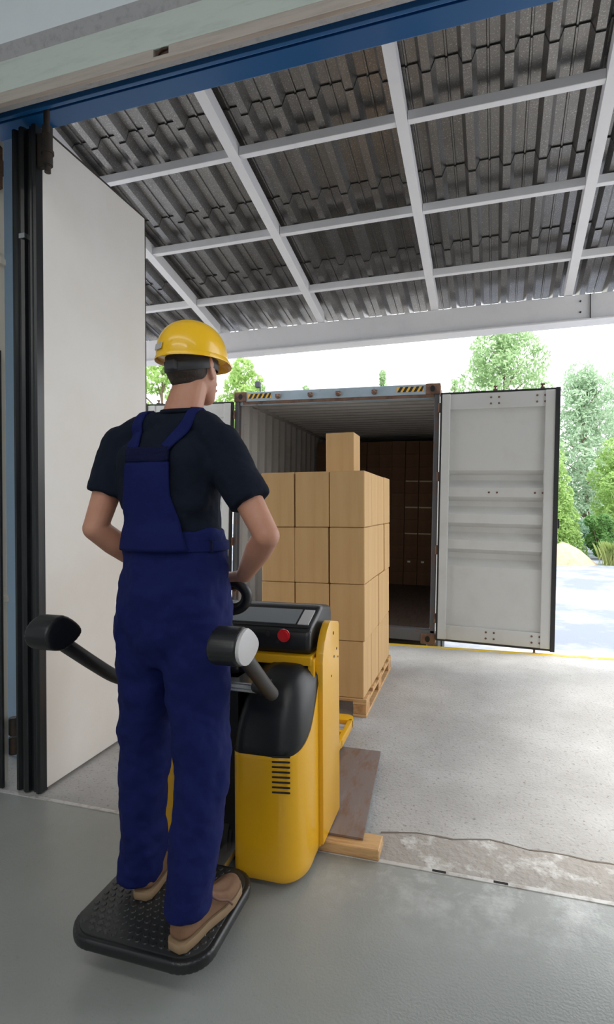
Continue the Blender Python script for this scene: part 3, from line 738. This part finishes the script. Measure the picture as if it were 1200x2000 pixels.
def hand(wr, s):
    """hand closed over the loop handle bar; s=+1 right, -1 left"""
    gx = TC + s*.104
    kb = V((gx+s*.012, hy-.028, hz_+.026))
    b.hull((wr, (.028, .026, .023)), (kb+V((s*.02, -.028, .004)), (.034, .022, .018)), sub=2)
    b.hull((kb+V((s*.02, -.035, .004)), (.03, .02, .018)), (kb+V((s*.030, .010, .004)), .014), (kb+V((-s*.034, .010, .003)), .013), sub=2)
    for q, (dx, ln) in enumerate(((-.034, .93), (-.012, 1.0), (.010, .96), (.031, .8))):
        x = kb.x + s*dx; rr = (.0098, .0100, .0096, .0085)[q]
        p = [V((x, kb.y+.008, kb.z+.008)), V((x, hy+.006, hz_+.034)), V((x, hy+.029*ln+.002, hz_+.012)), V((x, hy+.022*ln, hz_-.016*ln-.004)), V((x, hy+.002, hz_-.027))]
        for a, c, ra, rc in zip(p, p[1:], (rr*1.06, rr, rr*.97, rr*.9), (rr, rr*.97, rr*.9, rr*.8)): b.hull((a, ra), (c, rc), sub=2)
    t = [kb+V((-s*.025, -.030, -.004)), kb+V((-s*.046, -.014, -.022)), kb+V((-s*.044, .012, -.047)), kb+V((-s*.030, .028, -.058))]
    for a, c, ra, rc in zip(t, t[1:], (.014, .0115, .0105), (.0115, .0105, .009)): b.hull((a, ra), (c, rc), sub=2)
hand(wrR, 1); hand(wrL, -1)
pn = b.build('person', 'skin'); tag(pn, PS, 'person'); remesh(pn, .0042, 3, .5)
WM['person'] = Matrix.Identity(4)
# hair on the nape and sides
b = B(); b.hull((H(0, -.018, .035), (.081, .098, .08)), (H(0, -.035, -.02), (.072, .074, .04)))
b.hull((H(0, -.05, -.02), (.064, .052, .03)), (H(0, -.062, -.05), (.045, .03, .02)))
remesh(b.build('hair', 'hair', pn), .006, 3)
# T-shirt
ts = B()
ts.hull((V((BX, 1.632, 1.60)), (.178, .122, .12)), (V((BX+.005, 1.64, 1.715)), (.165, .098, .07)))
ts.hull((V((BX, 1.632, 1.60)), (.178, .122, .12)), (V((BX+.004, 1.642, 1.40)), (.172, .118, .09)))
for sh, s in ((shL, 1), (shR, -1)):
    ts.hull((V((BX+.035, 1.642, 1.795)), (.08, .070, .045)), (V((BX-s*.125+.01, 1.638, 1.772)), (.05, .062, .052)))
    ts.hull((V((BX-s*.125+.01, 1.638, 1.772)), (.05, .062, .052)), (sh+V((-s*.0, 0, -.008)), .068)); ts.hull((V((BX+.03, 1.642, 1.74)), (.12, .085, .06)), (sh+V((s*.02, 0, -.07)), .072))
ts.hull((V((-.942, 1.640, 1.812)), (.074, .068, .025)), (V((BX+.02, 1.64, 1.74)), (.12, .09, .05)))
for s in (-.085, .085): ts.hull((V((BX+s, 1.575, 1.66)), (.085, .062, .07)), (V((BX+s, 1.585, 1.52)), (.08, .055, .06)))    # shoulder blades
def cone(b, p, r0, q, r1, n=24): b.cyl(p, q, r0, r1, n, bev=.004)
for sh, el, k in ((shR, elR, .66), (shL, elL, .61)):
    e = sh.lerp(el, k); ts.hull((sh, .072), (sh.lerp(el, .22), .069)); cone(ts, sh.lerp(el, .12), .070, e, .070)
shirt_bvh = BVHTree.FromBMesh(ts.bm)
shirt = ts.build('t_shirt', 'navy', pn); remesh(shirt, .0065, 9, .5); wrinkle(shirt, .085, .017, 'shirt_folds')
b = B(); b.tube([V((-.940, 1.641, 1.832)) + V((  .065*math.cos(t), .062*math.sin(t), .010*math.sin(t))) for t in [k*2*math.pi/16 for k in range(16)]], .0085, 8, closed=True); b.build('collar', 'navy', shirt, 60)
# overalls: trousers, waistband, bib, straps
ov = B()
tm = V((BX+.005, 1.64, 0))
ov.loft([ell_ring(tm+V((0, 0, z)), rx, ry, 40) for z, rx, ry in ((1.435, .183, .128), (1.40, .186, .132), (1.32, .188, .137), (1.22, .200, .150), (1.12, .204, .153), (1.04, .194, .135), (.98, .15, .10))])
for s in (-.085, .09): ov.hull((V((BX+s, 1.590, 1.17)), (.095, .085, .10)), (V((BX+s, 1.615, 1.02)), (.095, .085, .09)))   # seat
def leg(hp, kn, an, hem, rr):
    c = [(hp+V((0, 0, .06)), .118, .125), (hp, .117, .122), (hp.lerp(kn, .35), .108, .112), (hp.lerp(kn, .7), .097, .10), (kn, .088, .093), (kn.lerp(an, .35), .082, .092), (kn.lerp(an, .75), .078, .088), (hem, rr, rr+.008)]
    ov.loft([ell_ring(p, a, d, 32) for p, a, d in c])
leg(hpR, knR, anR, V((-.868, 1.532, .228)), .076); leg(hpL, knL, anL, V((-1.130, 1.672, .195)), .076)
ov_bvh = BVHTree.FromBMesh(ov.bm)
oa = ov.build('overalls', 'royal', pn); remesh(oa, .0065, 18, .5); wrinkle(oa, .10, .03, 'trouser_folds')
def surf(x, z, off):
    best = None
    for t in (shirt_bvh, ov_bvh):
        h = t.ray_cast(V((x, 1.0, z)), V((0, 1, 0)))
        if h[0] is not None and (best is None or h[0].y < best[0].y): best = h
    if best is None: return V((x, 1.62, z))
    return V((best[0].x, best[0].y-off, best[0].z))
def patch(cols, off):
    """cols: list of rows; each row a list of (x, z) laid on the back"""
    b = B(); b.loft([[surf(x, z, off) for x, z in r] for r in cols], cap=False, closed=False); return b
def rows_bib(z0, z1, n, m, xl, xr):
    out = []
    for i in range(n+1):
        u = i/n; z = z0+(z1-z0)*u; a, c = xl(u), xr(u)
        out.append([(a+(c-a)*j/m, z) for j in range(m+1)])
    return out
def solid(o, t):
    md = o.modifiers.new('relax', 'SMOOTH'); md.factor = .5; md.iterations = 4
    md = o.modifiers.new('thick', 'SOLIDIFY'); md.thickness = t; md.offset = 0
bb = patch(rows_bib(1.36, 1.655, 20, 16, lambda u: -1.128+.06*u**.8, lambda u: -.845-.062*min(1, u*1.6)-.0*u), .012)
bib = bb.build('bib', 'royal', oa, 60); solid(bib, .009)
bb = patch(rows_bib(1.648, 1.70, 6, 10, lambda u: -1.068+.0*u, lambda u: -.905-.004*u), .013); y = bb.build('elastic_yoke', 'royal_dark', bib, 60); solid(y, .010)
def strap(path, wd):
    rows = []
    for (x0, z0), (x1, z1) in zip(path, path[1:]):
        for k in range(6):
            u = k/6; x = x0+(x1-x0)*u; z = z0+(z1-z0)*u
            d = V((x1-x0, z1-z0)).normalized(); nn = V((d.y, -d.x))
            rows.append([surf(x+nn.x*wd*j/2, z+nn.y*wd*j/2, .011) for j in (-1, -.5, 0, .5, 1)])
    # over the shoulder to the front
    last = [p.copy() for p in rows[-1]]; y0 = last[2].y
    for k in range(1, 9):
        y = y0+.025*k; row = []
        for p in last:
            h = shirt_bvh.ray_cast(V((p.x, y, 2.2)), V((0, 0, -1)))
            row.append(V((p.x, y, h[0].z+.010)) if h[0] is not None else p+V((0, .025*k, -.02*k)))
        rows.append(row)
    b = B(); b.loft(rows, cap=False, closed=False); o = b.build('strap', 'royal', oa, 60); solid(o, .008)
strap([(-1.045, 1.69), (-1.060, 1.74), (-1.068, 1.785)], .044)
strap([(-.935, 1.69), (-.90, 1.74), (-.868, 1.79)], .044)
b = B(); b.loft([ell_ring(tm+V((0, 0, z)), rx, ry, 48) for z, rx, ry in ((1.362, .190, .138), (1.364, .1935, .1415), (1.38, .193, .141), (1.393, .192, .140), (1.395, .188, .136))])
wb = b.build('waistband', 'royal', oa, 40)
b = B(); b.box((-.806, 1.572, 1.36), (-.793, 1.578, 1.40)); 
b.build('side_button', 'royal_dark', wb)
# shoes
def shoe(heel, yaw):
    T = Matrix.Translation(heel) @ Matrix.Rotation(yaw, 4, 'Z')
    O = [(-.036, .012), (-.040, .06), (-.040, .12), (-.048, .19), (-.050, .24), (-.040, .285), (-.015, .312), (.015, .310), (.038, .288), (.047, .24), (.045, .19), (.036, .12), (.038, .06), (.034, .012), (.02, -.003), (-.02, -.003)]
    def rg(k, z, fz=None, sh=0): return [T @ V((p[0]*k, .155+(p[1]-.155)*(k if k < 1 else 1+(k-1)*.5), z+(fz(p[1]) if fz else 0))) for p in O]
    toe = lambda y: .012*max(0, (y-.2)/.11)**1.5
    b = B(); b.loft([rg(.97, .0, toe), rg(1.03, .006, toe), rg(1.03, .026, toe), rg(1.0, .03, toe)]); so = None
    up = B()
    hgt = lambda y: 1.0 if y < .11 else max(.0, 1-(y-.11)/.11)
    def ur(k, f):                                    # upper rings: high at the ankle, low at the toe
        return [T @ V((p[0]*k, .155+(p[1]-.155)*(1-(1-k)*.55), .028+toe(p[1])+f*(.036+.062*hgt(p[1])))) for p in O]
    up.loft([ur(.97, 0), ur(.99, .25), ur(.95, .55), ur(.84, .85), ur(.66, .98), ur(.4, 1.04)])
    u = up.build('shoe', 'suede', pn); md = u.modifiers.new('s', 'SUBSURF'); md.levels = 2; md.render_levels = 2; u.data.shade_smooth()
    s = b.build('sole', 'sole', u, 50)
    b = B()
    for k in range(4):
        y = .125+.026*k; z = .125-.023*k
        b.tube([T @ V((-.03, y, z-.014)), T @ V((0, y+.004, z+.004)), T @ V((.03, y, z-.014))], .0045, 8)
    b.tube([T @ V((.028, .13, .105)), T @ V((.05, .15, .085)), T @ V((.054, .19, .06)), T @ V((.058, .21, .035))], .004, 8)
    b.build('laces', 'lace', u, 60)
shoe(V((-.868, 1.455, .1455)), R(-13)); shoe(V((-1.095, 1.615, .1455)), R(3))
# hard hat
hc = H(0, -.004, .033)
Q = HR.to_4x4(); Q.translation = hc
b = B(); rings = []
NN = 40
for k in range(13):
    a = math.pi/2*k/12.6; r = math.cos(a)**.85; z = .125*math.sin(a)**.95+.006
    rings.append([Q @ V((.112*r*math.cos(t), .138*r*math.sin(t), z)) for t in [2*math.pi*j/NN for j in range(NN)]])
b.loft([[Q @ V((.105*math.cos(t), .130*math.sin(t), .0)) for t in [2*math.pi*j/NN for j in range(NN)]]] + rings, cap=True)
b.loft([[Q @ V((x, y, .002+(.128-.004*(abs(x)/.02)**2)*max(0, 1-(abs(y)/.1385)**2.3)**.52)) for x in (-.022, -.012, 0, .012, .022)] for y in [-.134+.0134*k for k in range(21)]], cap=False, closed=False)
ht = b.build('hard_hat', 'hat', pn, 50)
b = B(); br = []
for rr, zz in ((.0, .010), (1.0, .001), (1.0, -.004), (.0, .004)):
    row = []
    for j in range(NN):
        t = 2*math.pi*j/NN; fr = max(0, math.sin(t))**1.5
        ex = .009+.022*fr
        row.append(Q @ V(((.110+rr*ex*.55)*math.cos(t), (.136+rr*ex)*math.sin(t), zz-rr*(.006+.012*fr))))
    br.append(row)
b.loft(br + [br[0]], cap=False); b.build('brim', 'hat', ht, 50)
b = B(); ringo = lambda r, z: [Q @ V((.086*r*math.cos(t), -.006+.103*r*math.sin(t), z - .018*max(0, -math.sin(t)))) for t in [2*math.pi*j/NN for j in range(NN)]]
b.loft([ringo(.97, .0), ringo(1.0, -.002), ringo(1.0, -.036), ringo(.97, -.038), ringo(.97, .0)], cap=False); b.box(V((-.02, -.014, -.017)), V((.02, .014, .017)), .006, 2, Q @ Matrix.Translation((0, -.108, -.036))); b.build('head_band', 'band', ht, 60)
b = B(); b.box(V((-.022, -.0015, -.011)), V((.022, .0015, .011)), .001, 1, Q @ Matrix.Translation((-.034, -.1325, .026)) @ Matrix.Rotation(R(-21), 4, 'Z') @ Matrix.Rotation(R(-12), 4, 'X')); b.build('badge', 'cap_grey', ht)

# ---------------------------------------------------------------- yard: trees, bushes, sand, fence, lamp
def leaves(name, centres, n, size, m, parent, seed, squash=1.0):
    rg = random.Random(seed); vs = []; fs = []
    tot = sum(c[1]**2 for c in centres)
    for c, r in centres:
        for _ in range(int(n*r*r/tot)):
            d = V((rg.gauss(0, 1), rg.gauss(0, 1), rg.gauss(0, 1))).normalized() * (r*rg.uniform(.55, 1.0)**.6)
            p = V(c) + V((d.x, d.y, d.z*squash))
            u = V((rg.gauss(0, 1), rg.gauss(0, 1), rg.gauss(0, 1))).normalized(); v = u.orthogonal().normalized()
            L = size*rg.uniform(.6, 1.3); k = len(vs)
            vs += [p-u*L, p+v*L*.45, p+u*L, p-v*L*.45]; fs.append((k, k+1, k+2, k+3))
    me = bpy.data.meshes.new(name); me.from_pydata([tuple(v) for v in vs], [], fs); me.materials.append(M[m])
    o = bpy.data.objects.new(name, me); link(o, parent); return o
GZ = -1.2
def tree(loc, h, rad, m, label, seed, n=7000, leaf=.16, trunk=.16, low=.25, cl=26, airy=.34):
    rg = random.Random(seed)
    e = empty('deciduous_tree', (loc[0], loc[1], GZ), label, 'tree', 'trees beyond the yard')
    b = B(); x, y = loc
    top = V((x, y, GZ+h*.92)); b.tube([(x, y, GZ), (x+.1, y, GZ+h*.3), (x-.08, y+.1, GZ+h*.6), top], [trunk, trunk*.8, trunk*.5, .02], 10)
    cs = []
    for k in range(cl):
        u = low+(1-low)*(k+.5)/cl; prof = math.sin(math.pi*min(1, (u-low)/(1-low)*.86+.12))**.7
        a = k*2.4+rg.uniform(-.4, .4); q = rad*prof*rg.uniform(.35, 1.0)
        c = V((x+q*math.cos(a), y+q*math.sin(a), GZ+h*u*.97)); cs.append((c, rad*airy*rg.uniform(.7, 1.2)))
        if k % 2 == 0: b.tube([(x, y, max(GZ+h*.15, c.z-h*.12)), ((x+c.x)/2, (y+c.y)/2, c.z-h*.05), tuple(c)], [trunk*.35, trunk*.22, .012], 6)
    b.build('trunk', 'bark', e, 60); leaves('foliage', cs, n, leaf, m, e, seed)
def conifer(loc, h, rad, m, label, seed, n=9000, leaf=.10):
    rg = random.Random(seed); e = empty('conifer_tree', (loc[0], loc[1], GZ), label, 'tree', 'trees beyond the yard')
    b = B(); b.tube([(loc[0], loc[1], GZ), (loc[0], loc[1], GZ+h*.97)], [.12, .02], 8); b.build('trunk', 'bark', e, 60)
    cs = []
    for k in range(46):
        u = (k+.5)/46; q = rad*(1-u)**.75; a = k*2.4
        cs.append((V((loc[0]+q*.7*math.cos(a), loc[1]+q*.7*math.sin(a), GZ+.1+h*u)), max(.16, q*.6)))
    leaves('foliage', cs, n, leaf, m, e, seed)
def bush(loc, h, rad, m, label, seed, n=4000, leaf=.09):
    rg = random.Random(seed); e = empty('bush', (loc[0], loc[1], GZ), label, 'bush', 'bushes at the yard edge'); b = B()
    cs = []
    for k in range(16):
        a = rg.uniform(0, 6.3); q = rad*rg.uniform(0, .75); c = V((loc[0]+q*math.cos(a), loc[1]+q*math.sin(a), GZ+h*rg.uniform(.15, .82))); cs.append((c, rad*.42))
        b.tube([(loc[0], loc[1], GZ), ((loc[0]+c.x)/2, (loc[1]+c.y)/2, GZ+(c.z-GZ)*.6), tuple(c)], [.03, .02, .008], 6)
    b.build('stems', 'bark', e, 60); leaves('foliage', cs, n, leaf, m, e, seed)
tree((2.1, 36), 14.2, 3.7, 'leaf_a', 'airy green tree rising above the top edge of the right open container door', 11, 12000, .16, .2, .3, 34, .34)
conifer((4.15, 31.6), 7.1, 1.4, 'leaf_c', 'bright green pointed conifer right beside the edge of the open container door', 12, 15000, .095)
tree((8.2, 44.6), 13.0, 3.3, 'leaf_b', 'pale blue green tree standing behind the pointed conifer', 13, 16000, .17, .24, .03, 60, .3)
tree((14.0, 53), 15.0, 4.0, 'leaf_b', 'tallest pale blue green tree at the right edge of the picture', 14, 14000, .2, .26, .05, 56, .3)
tree((4.6, 52.5), 13.0, 2.6, 'leaf_b', 'slim pale tree in the gap between the tall airy tree and the pale trees', 15, 10000, .19, .2, .06, 30, .38)
tree((8.2, 34.3), 6.1, 1.75, 'leaf_c', 'small yellow green leafy tree at the right edge above the dark bushes', 16, 9000, .12, .12, .18, 26, .42)
bush((6.45, 31.4), 2.5, .72, 'leaf_d', 'dark green feathery bush beside the foot of the pointed conifer', 17, 6000, .11)
bush((7.85, 31.2), 2.4, .75, 'leaf_d', 'dark green bush below the small yellow green tree', 19, 5000, .11)
tree((-13.9, 22.5), 10.2, 2.0, 'leaf_c', 'yellow green tree behind the worker between the white door and his neck', 20, 8000, .12, .16, .25, 26, .34)
tree((-11.1, 25.5), 10.2, 1.7, 'leaf_c', 'yellow green tree peeping out right of the yellow hard hat', 21, 8000, .12, .16, .3, 24, .34)
conifer((-3.75, 24.2), 8.7, .55, 'leaf_a', 'thin pointed conifer tip rising just above the top of the container', 23, 4000)
conifer((-11.2, 28.5), 9.5, .5, 'leaf_a', 'small conifer tip above the left corner of the container', 24, 3000)
conifer((-7.6, 25.0), 8.45, .5, 'leaf_a', 'small conifer tip above the middle of the container roof', 25, 3000)
conifer((-.7, 26.0), 8.5, .6, 'leaf_a', 'small conifer tip beside the right top corner of the container', 26, 3000)
# sand heap
b = B(); rr = []
for i in range(15):
    u = i/14; row = []
    for j in range(40):
        a = 2*math.pi*j/40; rad = 1.25*u*(1+.18*noise.noise(V((math.cos(a)*2, math.sin(a)*2, 5))))
        x, y = 4.3+rad*math.cos(a)*1.15, 28.3+rad*math.sin(a)
        row.append(V((x, y, GZ - .05 + 1.05*(max(0, 1-u**1.7))**1.1 + .10*noise.noise(V((x*1.6, y*1.6, 2))))))
    rr.append(row)
b.loft(rr[::-1]); o = b.build('sand_heap', 'sand', None, 80, loc=(4.3, 28.3, GZ)); tag(o, 'pale heap of sand at the edge of the yard below the pointed conifer', 'sand heap')
def tuft(loc, n, h, spread, label, seed):
    rg = random.Random(seed); vs = []; fs = []
    for _ in range(n):
        x = loc[0]+rg.gauss(0, spread); y = loc[1]+rg.gauss(0, spread*.6); a = rg.uniform(0, 6.3); l = h*rg.uniform(.5, 1.2); k = len(vs)
        dx, dy = math.cos(a)*.35*l, math.sin(a)*.35*l; wx, wy = -math.sin(a)*.012, math.cos(a)*.012
        vs += [(x-wx, y-wy, GZ), (x+wx, y+wy, GZ), (x+dx*.5+wx*.8, y+dy*.5+wy*.8, GZ+l*.7), (x+dx, y+dy, GZ+l), (x+dx*.5-wx*.8, y+dy*.5-wy*.8, GZ+l*.7)]
        fs.append((k, k+1, k+2, k+3, k+4))
    me = bpy.data.meshes.new('wild_grass'); me.from_pydata(vs, [], fs); me.materials.append(M['grass'])
    o = bpy.data.objects.new('wild_grass', me); link(o); tag(o, label, 'grass', kind='stuff')
tuft((6.35, 28.2), 700, .95, .17, 'tall wild grass growing at the side of the sand heap', 31)
tuft((7.6, 29.2), 900, .7, .22, 'long grass under the dark green bushes at the right', 32)
fe = empty('mesh_fence', (6, 33.4, GZ), 'green wire mesh fence between the conifer and the dark bush', 'fence')
b = B()
for k in range(28): b.box((5.3+.05*k, 33.4, GZ+.05), (5.315+.05*k, 33.41, GZ+2.05))
for k in range(9): b.box((5.3, 33.395, GZ+.1+.22*k), (6.7, 33.415, GZ+.118+.22*k))
b.build('mesh_panel', 'fence_green', fe)
for x in (5.3, 6.7):
    b = B(); b.box((x-.03, 33.38, GZ), (x+.03, 33.44, GZ+2.12)); b.build('post', 'fence_green', fe)
sl = empty('street_lamp', (-9.6, 24, GZ), 'small dark street lamp head sticking up above the left end of the container', 'street lamp')
b = B(); b.cyl((-9.55, 24, GZ), (-9.55, 24, 7.25), .05, .03); b.build('pole', 'dark_metal', sl)
b = B(); b.box((-9.75, 23.8, 7.22), (-9.52, 24.05, 7.52), .05, 2, None); b.build('lamp_head', 'dark_metal', sl)
